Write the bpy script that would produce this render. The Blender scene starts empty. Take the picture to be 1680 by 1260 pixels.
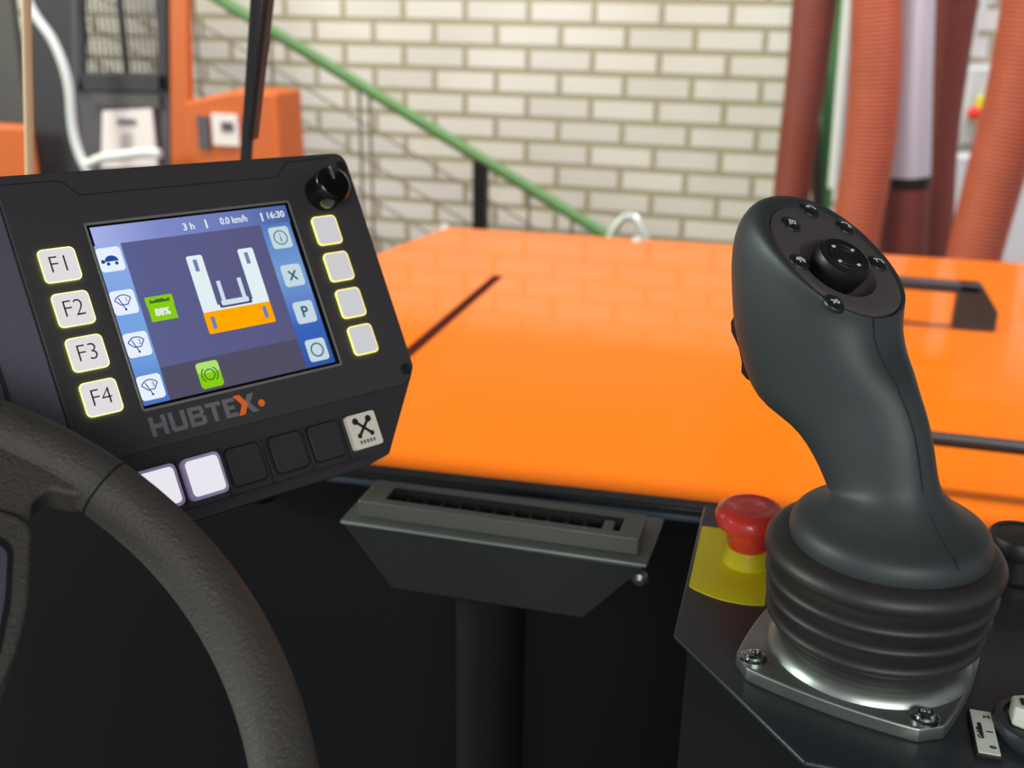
import bpy, bmesh, math, random
from mathutils import Vector, Matrix
random.seed(4)
H = 2.0                                   # height of the camera above the hall floor (m)

# ------------------------------------------------------------------ camera
f, cx, cy = 1750.0, 840.0, 630.0
pitch, roll, yaw = math.radians(20), math.radians(.9), math.radians(14.8)
RZ = Matrix.Rotation(yaw, 3, 'Z')
FW = RZ @ Vector((0, math.cos(pitch), -math.sin(pitch)))
U0 = RZ @ Vector((0, math.sin(pitch), math.cos(pitch)))
R0 = RZ @ Vector((1, 0, 0))
RT = math.cos(roll)*R0 + math.sin(roll)*U0
UP = math.cos(roll)*U0 - math.sin(roll)*R0
EYE = Vector((0, 0, H))
cd = bpy.data.cameras.new('camera')
cam = bpy.data.objects.new('camera', cd)
bpy.context.scene.collection.objects.link(cam)
bpy.context.scene.camera = cam
cam.matrix_world = Matrix(((RT.x, UP.x, -FW.x, 0), (RT.y, UP.y, -FW.y, 0), (RT.z, UP.z, -FW.z, H), (0, 0, 0, 1)))
cd.sensor_width = 36
cd.lens = f/1680*36
cd.clip_start = .01
cd.dof.use_dof = True
cd.dof.focus_distance = .495
cd.dof.aperture_fstop = 9.0

# ------------------------------------------------------------------ light
sc = bpy.context.scene
sc.view_settings.view_transform = 'Standard'
sc.view_settings.look = 'None'
sc.view_settings.gamma = 1
sc.view_settings.use_curve_mapping = False
sc.view_settings.exposure = 0.0
w = bpy.data.worlds.new('hall_air')
sc.world = w
w.use_nodes = True
w.node_tree.nodes['Background'].inputs[0].default_value = (.80, .86, 1.0, 1)
w.node_tree.nodes['Background'].inputs[1].default_value = .38

def area(name, loc, target, size, power, col, size_y=None):
    l = bpy.data.lights.new(name, 'AREA')
    l.shape = 'RECTANGLE'
    l.size = size
    l.size_y = size_y or size
    l.energy = power
    l.color = col
    o = bpy.data.objects.new(name, l)
    sc.collection.objects.link(o)
    o.location = loc
    o.rotation_euler = (Vector(target)-Vector(loc)).to_track_quat('-Z', 'Y').to_euler()
    return o
area('hall_lamp_right', (1.6, 2.2, 5.6), (.6, 3.0, 1.0), 1.6, 250, (.90, .88, 1.0), .5)
area('hall_lamp_centre', (-1.2, 1.6, 5.6), (-1.0, 2.6, 1.0), 1.6, 140, (1, .96, .84), .5)
area('hall_lamp_left', (-4.2, 1.2, 5.2), (-2.5, 2.6, 1.0), 1.6, 120, (1, .86, .45), .5)
area('hall_window_left', (-4.6, -.6, 3.2), (0, .5, 1.7), 1.8, 190, (.88, 1.0, .92), 1.4)
area('rear_fill_light', (1.2, -3.6, 3.3), (0, .5, 1.7), 3.4, 125, (1.0, .97, .95), 1.6)  # added fill light, no source seen, brightens the cab from behind the camera

# ------------------------------------------------------------------ helpers
def ray(x, y):
    return RT*((x-cx)/f) - UP*((y-cy)/f) + FW
def gz(x, y, z):                          # pixel onto a level plane z metres from eye height
    d = ray(x, y); return EYE + d*(z/d.z)
def gy(x, y, Y):                          # pixel onto an upright plane across the vehicle
    d = ray(x, y); return EYE + d*(Y/d.y)
def gp(x, y, P, n):                       # pixel onto any plane
    d = ray(x, y); return EYE + d*((P-EYE).dot(n)/d.dot(n))

def lin(c):
    return tuple((v/255/12.92 if v/255 <= .04045 else ((v/255+.055)/1.055)**2.4) for v in c) + (1,)

def mat(name, rgb, rough=.5, metal=0, coat=0, spec=.5, bump=0, bscale=800, emit=None, estr=0, vary=0, vscale=8):
    m = bpy.data.materials.new(name)
    m.use_nodes = True
    nt = m.node_tree
    b = nt.nodes['Principled BSDF']
    b.inputs['Base Color'].default_value = lin(rgb)
    b.inputs['Roughness'].default_value = rough
    b.inputs['Metallic'].default_value = metal
    b.inputs['Coat Weight'].default_value = coat
    b.inputs['Coat Roughness'].default_value = .06
    b.inputs['Specular IOR Level'].default_value = spec
    if emit:
        b.inputs['Emission Color'].default_value = lin(emit)
        b.inputs['Emission Strength'].default_value = estr
    tc = nt.nodes.new('ShaderNodeTexCoord')
    n = nt.nodes.new('ShaderNodeTexNoise')
    n.inputs['Detail'].default_value = 3
    nt.links.new(tc.outputs['Object'], n.inputs['Vector'])
    if bump:
        n.inputs['Scale'].default_value = bscale
        bp = nt.nodes.new('ShaderNodeBump')
        bp.inputs['Strength'].default_value = bump
        bp.inputs['Distance'].default_value = .0007 if name == 'wheel_foam' else .0004
        nt.links.new(n.outputs['Fac'], bp.inputs['Height'])
        nt.links.new(bp.outputs['Normal'], b.inputs['Normal'])
    if vary:
        n2 = nt.nodes.new('ShaderNodeTexNoise')
        n2.inputs['Scale'].default_value = vscale
        n2.inputs['Detail'].default_value = 4
        nt.links.new(tc.outputs['Object'], n2.inputs['Vector'])
        mx = nt.nodes.new('ShaderNodeMix')
        mx.data_type = 'RGBA'
        mx.inputs[6].default_value = lin(rgb)
        mx.inputs[7].default_value = lin([v*(1-vary) for v in rgb])
        nt.links.new(n2.outputs['Fac'], mx.inputs[0])
        nt.links.new(mx.outputs[2], b.inputs['Base Color'])
    return m

def glow(name, rgb, strength=1.0):        # something that gives off light
    m = bpy.data.materials.new(name)
    m.use_nodes = True
    nt = m.node_tree
    nt.nodes.remove(nt.nodes['Principled BSDF'])
    e = nt.nodes.new('ShaderNodeEmission')
    e.inputs[0].default_value = lin(rgb)
    e.inputs[1].default_value = strength
    nt.links.new(e.outputs[0], nt.nodes['Material Output'].inputs[0])
    return m

M = {}
M['housing'] = mat('black_plastic_housing', (57, 55, 57), .55, bump=.25, bscale=1500)
M['bracket'] = mat('black_sheet_bracket', (46, 44, 47), .5, bump=.2, bscale=1200)
M['facet'] = mat('grey_plastic_flank', (82, 78, 92), .5, bump=.25, bscale=1500)
M['black'] = mat('black_plastic', (20, 20, 22), .45)
M['deep'] = mat('deep_black', (7, 7, 9), .7)
M['wall'] = mat('cab_black_paint', (13, 14, 18), .6, spec=.25, vary=.3, vscale=3)
M['console'] = mat('console_black_paint', (46, 50, 54), .32, bump=.3, bscale=1600)
M['grip'] = mat('grip_grey_plastic', (51, 57, 58), .5, bump=.2, bscale=1700)
M['face'] = mat('grip_face_plastic', (82, 77, 76), .5, bump=.35, bscale=2200)
M['rubber'] = mat('bellows_rubber', (46, 43, 41), .48, bump=.2, bscale=900)
M['wheel'] = mat('wheel_foam', (72, 69, 64), .6, bump=1.0, bscale=620, vary=.12, vscale=60)
M['gloss'] = mat('glossy_black', (16, 18, 17), .18)
M['button'] = mat('button_black', (30, 34, 32), .36)
M['zinc'] = mat('cast_zinc', (188, 196, 188), .36, .9, bump=.25, bscale=90, vary=.25, vscale=40)
M['steel'] = mat('zinc_bolt', (200, 212, 205), .16, 1)
M['red'] = mat('stop_red', (255, 72, 58), .3, coat=.4)
M['yellow'] = mat('stop_yellow', (236, 226, 24), .4)
M['orange'] = mat('orange_paint', (206, 99, 0), .35, coat=.42, spec=.1, bump=.05, bscale=60)
M['orange2'] = mat('truck_orange', (205, 96, 22), .5, vary=.12, vscale=4)
M['gap'] = mat('rubber_gap', (58, 16, 6), .9, spec=.1)
M['handle'] = mat('handle_black', (38, 36, 36), .5)
M['rail'] = mat('rail_black', (22, 25, 30), .3)
M['vent'] = mat('vent_plastic', (82, 84, 79), .4)
M['vdark'] = mat('vent_sheet', (40, 42, 44), .35, vary=.2, vscale=10)
M['edge'] = mat('pale_highlight_mark', (150, 160, 155), .35, .6)  # pale metal for the vent's painted edge highlight and the knob mark
M['bezel'] = mat('bezel_grey', (122, 122, 118), .4)
M['white'] = mat('white_print', (235, 238, 240), .5)
M['label'] = mat('label_white', (225, 230, 215), .5)
M['ink'] = mat('black_ink', (18, 18, 20), .6)
M['logo'] = mat('logo_grey', (114, 114, 118), .5)
M['logo_orange'] = mat('logo_orange', (255, 120, 40), .5)
M['key'] = glow('lit_key', (226, 222, 224), .98)
M['keyr'] = glow('lit_key_right', (206, 206, 210), .98)
M['rimlight'] = glow('key_rim_light', (255, 222, 90), 1.9)
M['rimlight_l'] = glow('key_rim_light_green', (244, 248, 150), 1.7)
M['leak'] = glow('key_light_leak', (200, 225, 90), 8.0)
M['keyink'] = mat('key_ink', (70, 45, 42), .6)
M['lit'] = glow('lit_switch', (232, 230, 238), 1.0)
M['lit_edge'] = mat('clear_switch_rim', (150, 140, 165), .2, emit=(150, 130, 175), estr=.3)
M['iconkey'] = mat('icon_switch', (205, 200, 186), .5, emit=(190, 184, 170), estr=.22)
M['hose'] = mat('brown_hose', (184, 86, 54), .6, vary=.15, vscale=14)
M['hose_dark'] = mat('dark_brown_hose', (138, 60, 46), .6, vary=.15, vscale=14)
M['green'] = mat('green_paint', (92, 136, 78), .5)
M['green2'] = mat('green_post', (92, 176, 104), .5)
M['pipewhite'] = mat('white_pipe', (214, 216, 216), .5)
M['tin'] = mat('galvanised_duct', (226, 228, 240), .3, .15)
M['dgrey'] = mat('dark_truck_steel', (42, 38, 44), .6)
M['dgrey2'] = mat('truck_panel_grey', (78, 72, 80), .6)
M['mast'] = mat('mast_grey', (84, 80, 78), .6, vary=.3, vscale=5)
M['paper'] = mat('paper', (226, 214, 214), .7)
M['tan'] = mat('tan_seal', (235, 195, 150), .5)
M['floor'] = mat('concrete', (120, 116, 108), .7, vary=.2, vscale=2)
M['fence'] = mat('fence_wire', (118, 108, 92), .6)
M['chrome'] = mat('bent_pipe', (215, 222, 215), .3, .5)

def srcol(): return sc.collection
class MB:
    """collects polygons with their materials, builds ONE mesh object"""
    def __init__(s): s.v = []; s.f = []; s.m = []; s.mats = []
    def mi(s, m):
        if m not in s.mats: s.mats.append(m)
        return s.mats.index(m)
    def add(s, verts, faces, m):
        o = len(s.v); k = s.mi(m)
        s.v += [Vector(p) for p in verts]
        s.f += [tuple(i+o for i in q) for q in faces]
        s.m += [k]*len(faces)
    def box(s, a, b, m, T=None):
        vs = [Vector((x, y, z)) for x in (a[0], b[0]) for y in (a[1], b[1]) for z in (a[2], b[2])]
        if T: vs = [T @ q for q in vs]
        s.add(vs, [(0, 1, 3, 2), (4, 6, 7, 5), (0, 4, 5, 1), (2, 3, 7, 6), (0, 2, 6, 4), (1, 5, 7, 3)], m)
    def prism(s, poly, z0, z1, m, T=None):
        n = len(poly)
        vs = [Vector((p[0], p[1], z0)) for p in poly] + [Vector((p[0], p[1], z1)) for p in poly]
        if T: vs = [T @ q for q in vs]
        s.add(vs, [tuple(range(n-1, -1, -1)), tuple(range(n, 2*n))] + [(i, (i+1) % n, n+(i+1) % n, n+i) for i in range(n)], m)
    def rings(s, rings, m, cap0=True, cap1=True, closed=False):
        n = len(rings[0]); vs = [p for r in rings for p in r]
        fs = []
        L = len(rings)
        for i in range(L if closed else L-1):
            j = (i+1) % L
            for k in range(n):
                fs.append((i*n+k, i*n+(k+1) % n, j*n+(k+1) % n, j*n+k))
        if cap0 and not closed: fs.append(tuple(range(n-1, -1, -1)))
        if cap1 and not closed: fs.append(tuple(range((L-1)*n, L*n)))
        s.add(vs, fs, m)
    def lathe(s, prof, m, T=None, seg=48, cap0=True, cap1=True):
        rs = []
        for r, z in prof:
            ring = [Vector((r*math.cos(2*math.pi*k/seg), r*math.sin(2*math.pi*k/seg), z)) for k in range(seg)]
            if T: ring = [T @ q for q in ring]
            rs.append(ring)
        s.rings(rs, m, cap0, cap1)
    def tube(s, pts, rad, m, seg=12, closed=False):
        pts = [Vector(p) for p in pts]; n = len(pts)
        if not isinstance(rad, (list, tuple)): rad = [rad]*n
        rs = []; prev = None
        for i, p in enumerate(pts):
            if closed: t = (pts[(i+1) % n]-pts[i-1]).normalized()
            else: t = (pts[min(i+1, n-1)]-pts[max(i-1, 0)]).normalized()
            if prev is None:
                a = Vector((0, 0, 1)) if abs(t.z) < .9 else Vector((1, 0, 0))
                u = t.cross(a).normalized()
            else:
                u = (prev - t*prev.dot(t)).normalized()
            prev = u; v = t.cross(u)
            rs.append([p+(u*math.cos(2*math.pi*k/seg)+v*math.sin(2*math.pi*k/seg))*rad[i] for k in range(seg)])
        s.rings(rs, m, closed=closed)
    def text(s, txt, size, m, T, bold=0, align='CENTER', depth=.0001, sx=1.0):
        c = bpy.data.curves.new('t', 'FONT'); c.body = txt; c.size = size
        c.align_x = align; c.align_y = 'CENTER'; c.offset = bold; c.extrude = depth; c.resolution_u = 3
        o = bpy.data.objects.new('t', c); sc.collection.objects.link(o)
        bpy.context.view_layer.update()
        me = o.to_mesh()
        vs = [T @ Vector((q.co.x*sx, q.co.y, q.co.z)) for q in me.vertices]
        s.add(vs, [tuple(p.vertices) for p in me.polygons], m)
        o.to_mesh_clear(); bpy.data.objects.remove(o); bpy.data.curves.remove(c)
    def build(s, name, parent=None, smooth=False, bevel=0, seg=2, sub=0, angle=35):
        me = bpy.data.meshes.new(name)
        me.from_pydata([tuple(q) for q in s.v], [], s.f)
        for k in s.mats: me.materials.append(k)
        me.polygons.foreach_set('material_index', s.m)
        bm = bmesh.new(); bm.from_mesh(me); bmesh.ops.recalc_face_normals(bm, faces=bm.faces)
        bm.to_mesh(me); bm.free()
        o = bpy.data.objects.new(name, me); sc.collection.objects.link(o)
        if parent: o.parent = parent
        if bevel:
            b = o.modifiers.new('bevel', 'BEVEL'); b.width = bevel; b.segments = seg
            b.limit_method = 'ANGLE'; b.angle_limit = math.radians(30)
        if sub:
            q = o.modifiers.new('sub', 'SUBSURF'); q.levels = sub; q.render_levels = sub
        if smooth or bevel or sub:
            me.polygons.foreach_set('use_smooth', [True]*len(me.polygons))
            if not sub:
                try: me.set_sharp_from_angle(angle=math.radians(angle))
                except Exception: pass
        return o

def tag(o, label=None, cat=None, group=None, kind=None):
    if label: o['label'] = label
    if cat: o['category'] = cat
    if group: o['group'] = group
    if kind: o['kind'] = kind
    return o
def empty(name, mw, label, cat, group=None):
    o = bpy.data.objects.new(name, None); sc.collection.objects.link(o)
    o.empty_display_size = .02
    o.matrix_world = mw if isinstance(mw, Matrix) else Matrix.Translation(mw)
    return tag(o, label, cat, group)
def frame(P, ex, ey, ez):
    return Matrix(((ex.x, ey.x, ez.x, P.x), (ex.y, ey.y, ez.y, P.y), (ex.z, ey.z, ez.z, P.z), (0, 0, 0, 1)))
def rrect(u0, v0, u1, v1, r, n=5):        # rounded rectangle outline
    out = []
    for (x, y, a) in ((u1-r, v1-r, 0), (u0+r, v1-r, 90), (u0+r, v0+r, 180), (u1-r, v0+r, 270)):
        for k in range(n+1):
            t = math.radians(a+90*k/n); out.append((x+r*math.cos(t), y+r*math.sin(t)))
    return out
def roundpoly(pts, r, n=4):
    out = []; N = len(pts)
    rr = r if isinstance(r, (list, tuple)) else [r]*N
    for i in range(N):
        p, a, b = Vector(pts[i]), Vector(pts[i-1]), Vector(pts[(i+1) % N])
        if rr[i] == 0: out.append(tuple(p)); continue
        da, db = (a-p), (b-p)
        ra = min(rr[i], da.length*.45, db.length*.45)
        s, e = p+da.normalized()*ra, p+db.normalized()*ra
        for k in range(n+1):
            t = k/n; out.append(tuple(s*(1-t)**2 + p*2*t*(1-t) + e*t*t))
    return out
def circ(x, y, r, n=32): return [(x+r*math.cos(2*math.pi*k/n), y+r*math.sin(2*math.pi*k/n)) for k in range(n)]
def catmull(pts, n=8):
    P = [Vector(p) for p in pts]; P = [P[0]*2-P[1]]+P+[P[-1]*2-P[-2]]; out = []
    for i in range(1, len(P)-2):
        for k in range(n):
            t = k/n
            out.append(.5*((2*P[i])+(P[i+1]-P[i-1])*t+(2*P[i-1]-5*P[i]+4*P[i+1]-P[i+2])*t*t+(-P[i-1]+3*P[i]-3*P[i+1]+P[i+2])*t**3))
    out.append(P[-2]); return out
def strip(pts, w_):                       # a flat band of width w_ along a 2D path, as quads outline list
    res = []
    for a, b in zip(pts[:-1], pts[1:]):
        a, b = Vector(a), Vector(b); d = (b-a)
        if d.length < 1e-9: continue
        d.normalize(); n = Vector((-d.y, d.x))*w_/2; e = d*w_*.3
        res.append([tuple(a-e+n), tuple(a-e-n), tuple(b+e-n), tuple(b+e+n)])
    return res

# ------------------------------------------------------------------ hall
WY = 4.1
def brick_material():
    m = bpy.data.materials.new('pale_brick'); m.use_nodes = True
    nt = m.node_tree; b = nt.nodes['Principled BSDF']; b.inputs['Roughness'].default_value = .75
    tc = nt.nodes.new('ShaderNodeTexCoord'); sp = nt.nodes.new('ShaderNodeSeparateXYZ')
    nt.links.new(tc.outputs['Object'], sp.inputs[0])
    cb = nt.nodes.new('ShaderNodeCombineXYZ')
    for a, (src, off) in enumerate((('X', BX), ('Z', BZ))):
        ad = nt.nodes.new('ShaderNodeMath'); ad.operation = 'ADD'; ad.inputs[1].default_value = off
        nt.links.new(sp.outputs[src], ad.inputs[0]); nt.links.new(ad.outputs[0], cb.inputs[a])
    br = nt.nodes.new('ShaderNodeTexBrick')
    br.inputs['Color1'].default_value = lin((226, 222, 214))
    br.inputs['Color2'].default_value = lin((215, 211, 204))
    br.inputs['Mortar'].default_value = lin((168, 158, 130))
    br.inputs['Scale'].default_value = 1
    br.inputs['Mortar Size'].default_value = .0115
    br.inputs['Mortar Smooth'].default_value = .25
    br.inputs['Brick Width'].default_value = .25
    br.inputs['Row Height'].default_value = .0868
    nt.links.new(cb.outputs[0], br.inputs['Vector'])
    nt.links.new(br.outputs['Color'], b.inputs['Base Color'])
    bp = nt.nodes.new('ShaderNodeBump'); bp.inputs['Distance'].default_value = .006; bp.invert = True
    nt.links.new(br.outputs['Fac'], bp.inputs['Height']); nt.links.new(bp.outputs[0], b.inputs['Normal'])
    return m
BX = 1.2908+.125+25.0; BZ = .0549+.0434-H+.0868*50
q = MB(); q.box((-7, WY, 0), (5, WY+.3, 6), brick_material()); tag(q.build('wall_back'), kind='structure')
q = MB(); q.box((-7, -4, -.1), (5, WY+.3, 0), M['floor']); tag(q.build('floor'), kind='structure')

q = MB(); q.box((-7, WY-.06, 2.36), (5, WY, 6), mat('dark_cladding', (40, 38, 36), .7)); tag(q.build('trim_4'), kind='structure')
# orange deck of the vehicle in front of the windscreen
dz = -.5
deck = empty('engine_deck', Vector((0, 1.6, H-1.5)), 'wide glossy orange deck beyond the windscreen with a lid seam', 'vehicle deck')
q = MB()
c = Matrix.Translation(-Vector((0, 1.6, H-1.5)))
A = gz(730, 371, dz); Bc = gz(620, 413, dz); Rr = gz(1680, 430, dz)
poly = [(A.x, A.y), (Bc.x, Bc.y), (Bc.x-.0, .80), (2.0, .80), (2.0, A.y+(Rr.y-A.y)/(Rr.x-A.x)*(2-A.x))]
q.prism(poly, H-1.45, H+dz, M['orange'], c)
q.build('deck_body', deck, bevel=.012, seg=3)
S = gz(830, 455, dz)
q = MB(); q.box((S.x-.004, .86, H+dz), (1.6, S.y, H+dz+.004), M['orange'], c)
q.build('lid', deck, bevel=.003)
q = MB(); q.box((S.x-.026, .86, H+dz), (S.x-.004, S.y+.004, H+dz+.0012), M['gap'], c)
q.build('seam_gasket', deck)
for px, py in ((730, 371), (1046, 392)):
    P = gz(px, py+3, dz); q = MB()
    q.lathe([(.012, 0), (.011, .006), (.006, .009)], M['chrome'], c @ Matrix.Translation(P), 16)
    tag(q.build('rivet', deck, smooth=True), 'silver round-headed rivet')

def grab(name, p0, p1, h, foot, label, th=.014):
    o = empty(name, (p0+p1)/2, label, 'grab handle')
    T = Matrix.Translation(-(p0+p1)/2)
    q = MB()
    q.box((p0.x, p0.y-th, p0.z+h-th*.9), (p1.x, p1.y+th, p0.z+h+th*.3), M['handle'], T)
    q.build('grip_bar', o, bevel=.004)
    for p, s in ((p0, -1), (p1, 1)):
        q = MB(); e = p.x
        q.add([T @ Vector(v) for v in ((e-s*.035, p.y-th, p.z+h+th*.3), (e, p.y-th, p.z+h+th*.3), (e+s*foot, p.y-th, p.z+h*.45), (e+s*foot, p.y-th, p.z), (e-s*.035, p.y-th, p.z),
                                     (e-s*.035, p.y+th, p.z+h+th*.3), (e, p.y+th, p.z+h+th*.3), (e+s*foot, p.y+th, p.z+h*.45), (e+s*foot, p.y+th, p.z), (e-s*.035, p.y+th, p.z))],
              [(0, 1, 2, 3, 4), (9, 8, 7, 6, 5), (0, 5, 6, 1), (1, 6, 7, 2), (2, 7, 8, 3), (3, 8, 9, 4), (4, 9, 5, 0)], M['handle'])
        q.build('foot', o, bevel=.003)
    return o
P = gz(1636, 542, dz+.004); hgt = gy(1622, 470, P.y).z-P.z
grab('grab_handle', Vector((gy(1415, 540, P.y).x, P.y, P.z)), Vector((P.x-.035, P.y, P.z)), hgt, .03, 'black angled grab handle on the orange deck, the one farther away beside the joystick head')
P = gz(1600, 728, -.44)
grab('grab_handle', Vector((gy(1440, 720, P.y).x, P.y, H+dz+.004)), Vector((P.x+.25, P.y, H+dz+.004)), .06, .03, 'black grab handle on the orange deck nearest the windscreen, right of the joystick grip', .010)

# green stair rail with fence panel
def stair_rail():
    Y = 3.7
    a = gy(300, -38, Y); b = gy(992, 384, Y)
    b = b+(b-a).normalized()*.12
    o = empty('stair_handrail', Vector((gy(790, 372, Y).x, Y, 0)), 'green sloping handrail on a black post before the brick wall', 'handrail')
    T = Matrix.Translation(-o.location)
    a = a+(a-b).normalized()*.8
    q = MB(); q.tube([T @ a, T @ b], .021, M['green'], 16); q.build('rail', o, smooth=True)
    p = gy(789, 262, Y); q = MB(); q.box((p.x-.026, Y-.02, 0), (p.x+.026, Y+.02, p.z), M['black'], T); tag(q.build('post', o, bevel=.003), 'black upright post')
    q = MB()
    d = (b-a).normalized()
    for k in (1, 2, 3, 4):
        s_ = Vector((0, 0, -.13*k))
        q.tube([T @ (a+s_), T @ (b+s_)], .004, M['fence'], 6)
    k = 0
    x = p.x
    for x in (p.x-.42, p.x-.46, p.x-.8, p.x-1.1, p.x+.18, p.x+.34):
        z = a.z+(x-a.x)/(b.x-a.x)*(b.z-a.z)
        q.tube([T @ Vector((x, Y, .3)), T @ Vector((x, Y, z))], .006, M['fence'], 6)
    tag(q.build('infill_bars', o, smooth=True), 'thin dark bars under the rail')
stair_rail()
q = MB()
q.tube(catmull([gy(1000, 392, 2.9), gy(1008, 375, 2.9), gy(1022, 358, 2.9), gy(1042, 358, 2.9), gy(1052, 374, 2.9), gy(1062, 400, 2.9)], 5), .011, M['chrome'], 10)
q.tube([gy(1000, 392, 2.9), Vector((gy(998, 430, 2.9).x, 2.9, 0))], .011, M['chrome'], 10)
tag(q.build('bent_pipe', smooth=True), 'pale bent pipe end peeking over the far edge of the orange deck', 'pipe')

# hoses on the right
def hose(name, pix, Y, m, label, up=True, ribs=True, group='brown flexible ducts hanging on the right', cat='duct hose', down=None, seg=20):
    pts = [(gy(x, y, Y), w_) for x, y, w_ in pix]
    cen = catmull([p for p, _ in pts], 60)
    rad = [v[0] for v in catmull([(w_/2/f*Y*1.0, 0, 0) for _, w_ in pts], 60)]
    if up:
        d = (cen[0]-cen[3]).normalized(); cen.insert(0, cen[0]+d*1.2); rad.insert(0, rad[0])
    if down:
        d = (cen[-1]-cen[-2]).normalized(); cen.append(cen[-1]+d*down); rad.append(rad[-1])
    step = .003 if ribs else .05
    P = [cen[0]]; Rr = [rad[0]]; need = step
    for a, b, ra, rb in zip(cen[:-1], cen[1:], rad[:-1], rad[1:]):
        L = (b-a).length; pos = need
        while pos <= L:
            P.append(a.lerp(b, pos/L)); Rr.append(ra+(rb-ra)*pos/L); pos += step
        need = pos-L
    if ribs: Rr = [r*(1+.022*math.cos(k*2*math.pi/4)) for k, r in enumerate(Rr)]
    q = MB(); q.tube(P, Rr, m, seg)
    o = q.build(name, smooth=True, angle=80)
    return tag(o, label, cat, group)
hose('duct_hose', [(1337, 0, 66), (1325, 110, 62), (1309, 230, 58), (1298, 330, 58), (1290, 460, 58)], 3.75, M['hose_dark'], 'leftmost brown ribbed duct hose beside the brick wall')
hose('duct_hose', [(1438, 0, 72), (1436, 120, 76), (1425, 250, 76), (1402, 390, 74), (1392, 480, 74)], 3.35, M['hose'], 'orange brown ribbed duct hose left of the silver duct')
hose('duct_hose', [(1570, -5, 62), (1556, 110, 56), (1543, 240, 50), (1536, 400, 50), (1534, 480, 50)], 3.7, M['hose_dark'], 'dark brown ribbed duct hose just right of the silver duct')
hose('duct_hose', [(1700, 0, 92), (1668, 157, 88), (1632, 290, 84), (1600, 412, 80), (1588, 480, 80)], 3.3, M['hose'], 'rightmost thick orange brown duct hose leaning at the picture edge')
hose('duct_hose', [(1487, 307, 66), (1484, 350, 70), (1480, 410, 72), (1478, 480, 72)], 3.5, M['hose_dark'], 'short brown duct hose below the silver duct', up=False)
dp = [(1503, 0, 54), (1497, 120, 58), (1490, 288, 66)]
duct = empty('silver_duct', gy(1490, 300, 3.5), 'silver smooth metal duct ending in a black band between brown hoses', 'duct')
T = Matrix.Translation(-duct.location)
pts = [gy(x, y, 3.5) for x, y, _ in dp]; top = pts[0]+(pts[0]-pts[1]).normalized()*1.2
q = MB(); q.tube([T @ p for p in [top]+pts], [.05]+[w_/2/f*3.5 for _, _, w_ in dp], M['tin'], 28); q.build('duct_pipe', duct, smooth=True)
q = MB(); q.tube([T @ gy(1490, 288, 3.5), T @ gy(1489, 301, 3.5)], .068, M['black'], 28); tag(q.build('clamp_band', duct, smooth=True), 'black clamp band')
def pole(name, a, b, r, m, label, Y, cat='pole', bottom=None):
    A, B = gy(*a, Y), gy(*b, Y)
    A = A+(A-B).normalized()*.8
    if bottom: B = B+(B-A).normalized()*bottom
    q = MB(); q.tube([A, B], r, m, 14); return tag(q.build(name, smooth=True), label, cat)
pole('green_pole', (1377, 0), (1350, 330), .030, M['green2'], 'green upright pole between the two left brown hoses', 3.95, bottom=1.0)
pole('white_pole', (1393, 0), (1368, 308), .020, M['pipewhite'], 'white upright pole just right of the green pole', 3.65)
pole('thin_grey_pole', (1340, 300), (1343, 380), .02, M['mast'], 'short grey pole end behind the joystick head', 3.9, bottom=1.0)
# wall fittings glimpsed between the hoses
q = MB(); a, b = gy(1548, 252, 3.9), gy(1592, 368, 3.9)
q.box((a.x, 3.86, b.z), (b.x, 3.98, a.z), M['pipewhite']); tag(q.build('wall_box', bevel=.01), 'white wall box between the two right hoses', 'box')
q = MB(); a, b = gy(1590, 60, 4.0), gy(1640, 240, 4.0)
q.box((a.x, 4.0, b.z), (b.x, 4.08, a.z-.1), M['pipewhite'])
tag(q.build('wall_board', bevel=.005), 'white board on the wall behind the rightmost hose', 'board')
sw = empty('stop_switch_box', gy(1602, 178, 3.95), 'small yellow switch box with red button on the far wall', 'switch')
q = MB(); q.box((-.005, -.03, -.04), (.05, .03, .04), M['yellow']); q.build('switch_box', sw, bevel=.004)
q = MB(); q.lathe([(.022, 0), (.022, .03), (.012, .036)], M['red'], Matrix.Translation((-.012, -.03, -.01)) @ Matrix.Rotation(math.pi/2, 4, 'X'), 20); q.build('button', sw, smooth=True)
for k, (x0, y0, x1, y1, r) in enumerate(((1622, -10, 1572, 120, .012), (1604, -10, 1554, 110, .009))):
    Yc = (3.93, 4.03)[k]; q = MB(); q.tube([gy(x0, y0, Yc), gy(x1, y1, Yc), gy(x1-4, y1+120, Yc)], r, M['mast' if k else 'pipewhite'], 10)
    tag(q.build('conduit', smooth=True), ('white slanting conduit pipe between the right hoses', 'thin grey slanting conduit left of the white conduit')[k], 'conduit')
q = MB(); a = gy(1660, 300, 3.95); q.box((a.x, 3.9, 0), (a.x+.5, 3.98, a.z+.25), M['pipewhite']); tag(q.build('cabinet'), 'pale cabinet behind the rightmost hose at the picture edge', 'cabinet')

# other truck at the left
def bx(q, x0, y0, x1, y1, Y, d, m, T=None):
    a, b = gy(x0, y0, Y), gy(x1, y1, Y)
    q.box((a.x, Y, min(a.z, b.z)), (b.x, Y+d, max(a.z, b.z)), m, T)
def qd(q, pts, Y, d, m, T):
    P = [T @ gy(x, y, Y) for x, y in pts]; e = Vector((0, d, 0))
    q.add(P+[p+e for p in P], [(0, 1, 2, 3), (7, 6, 5, 4), (0, 4, 5, 1), (1, 5, 6, 2), (2, 6, 7, 3), (3, 7, 4, 0)], m)
truck = empty('parked_truck', Vector((gy(290, 100, 2.9).x, 2.9, 0)), 'orange and dark grey industrial truck parked at the left before the brick wall', 'truck')
T = Matrix.Translation(-truck.location)
q = MB(); qd(q, [(274, -300), (302, -300), (316, 420), (280, 420)], 2.9, .03, M['orange2'], T); tag(q.build('post', truck, bevel=.008), 'orange upright post')
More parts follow.
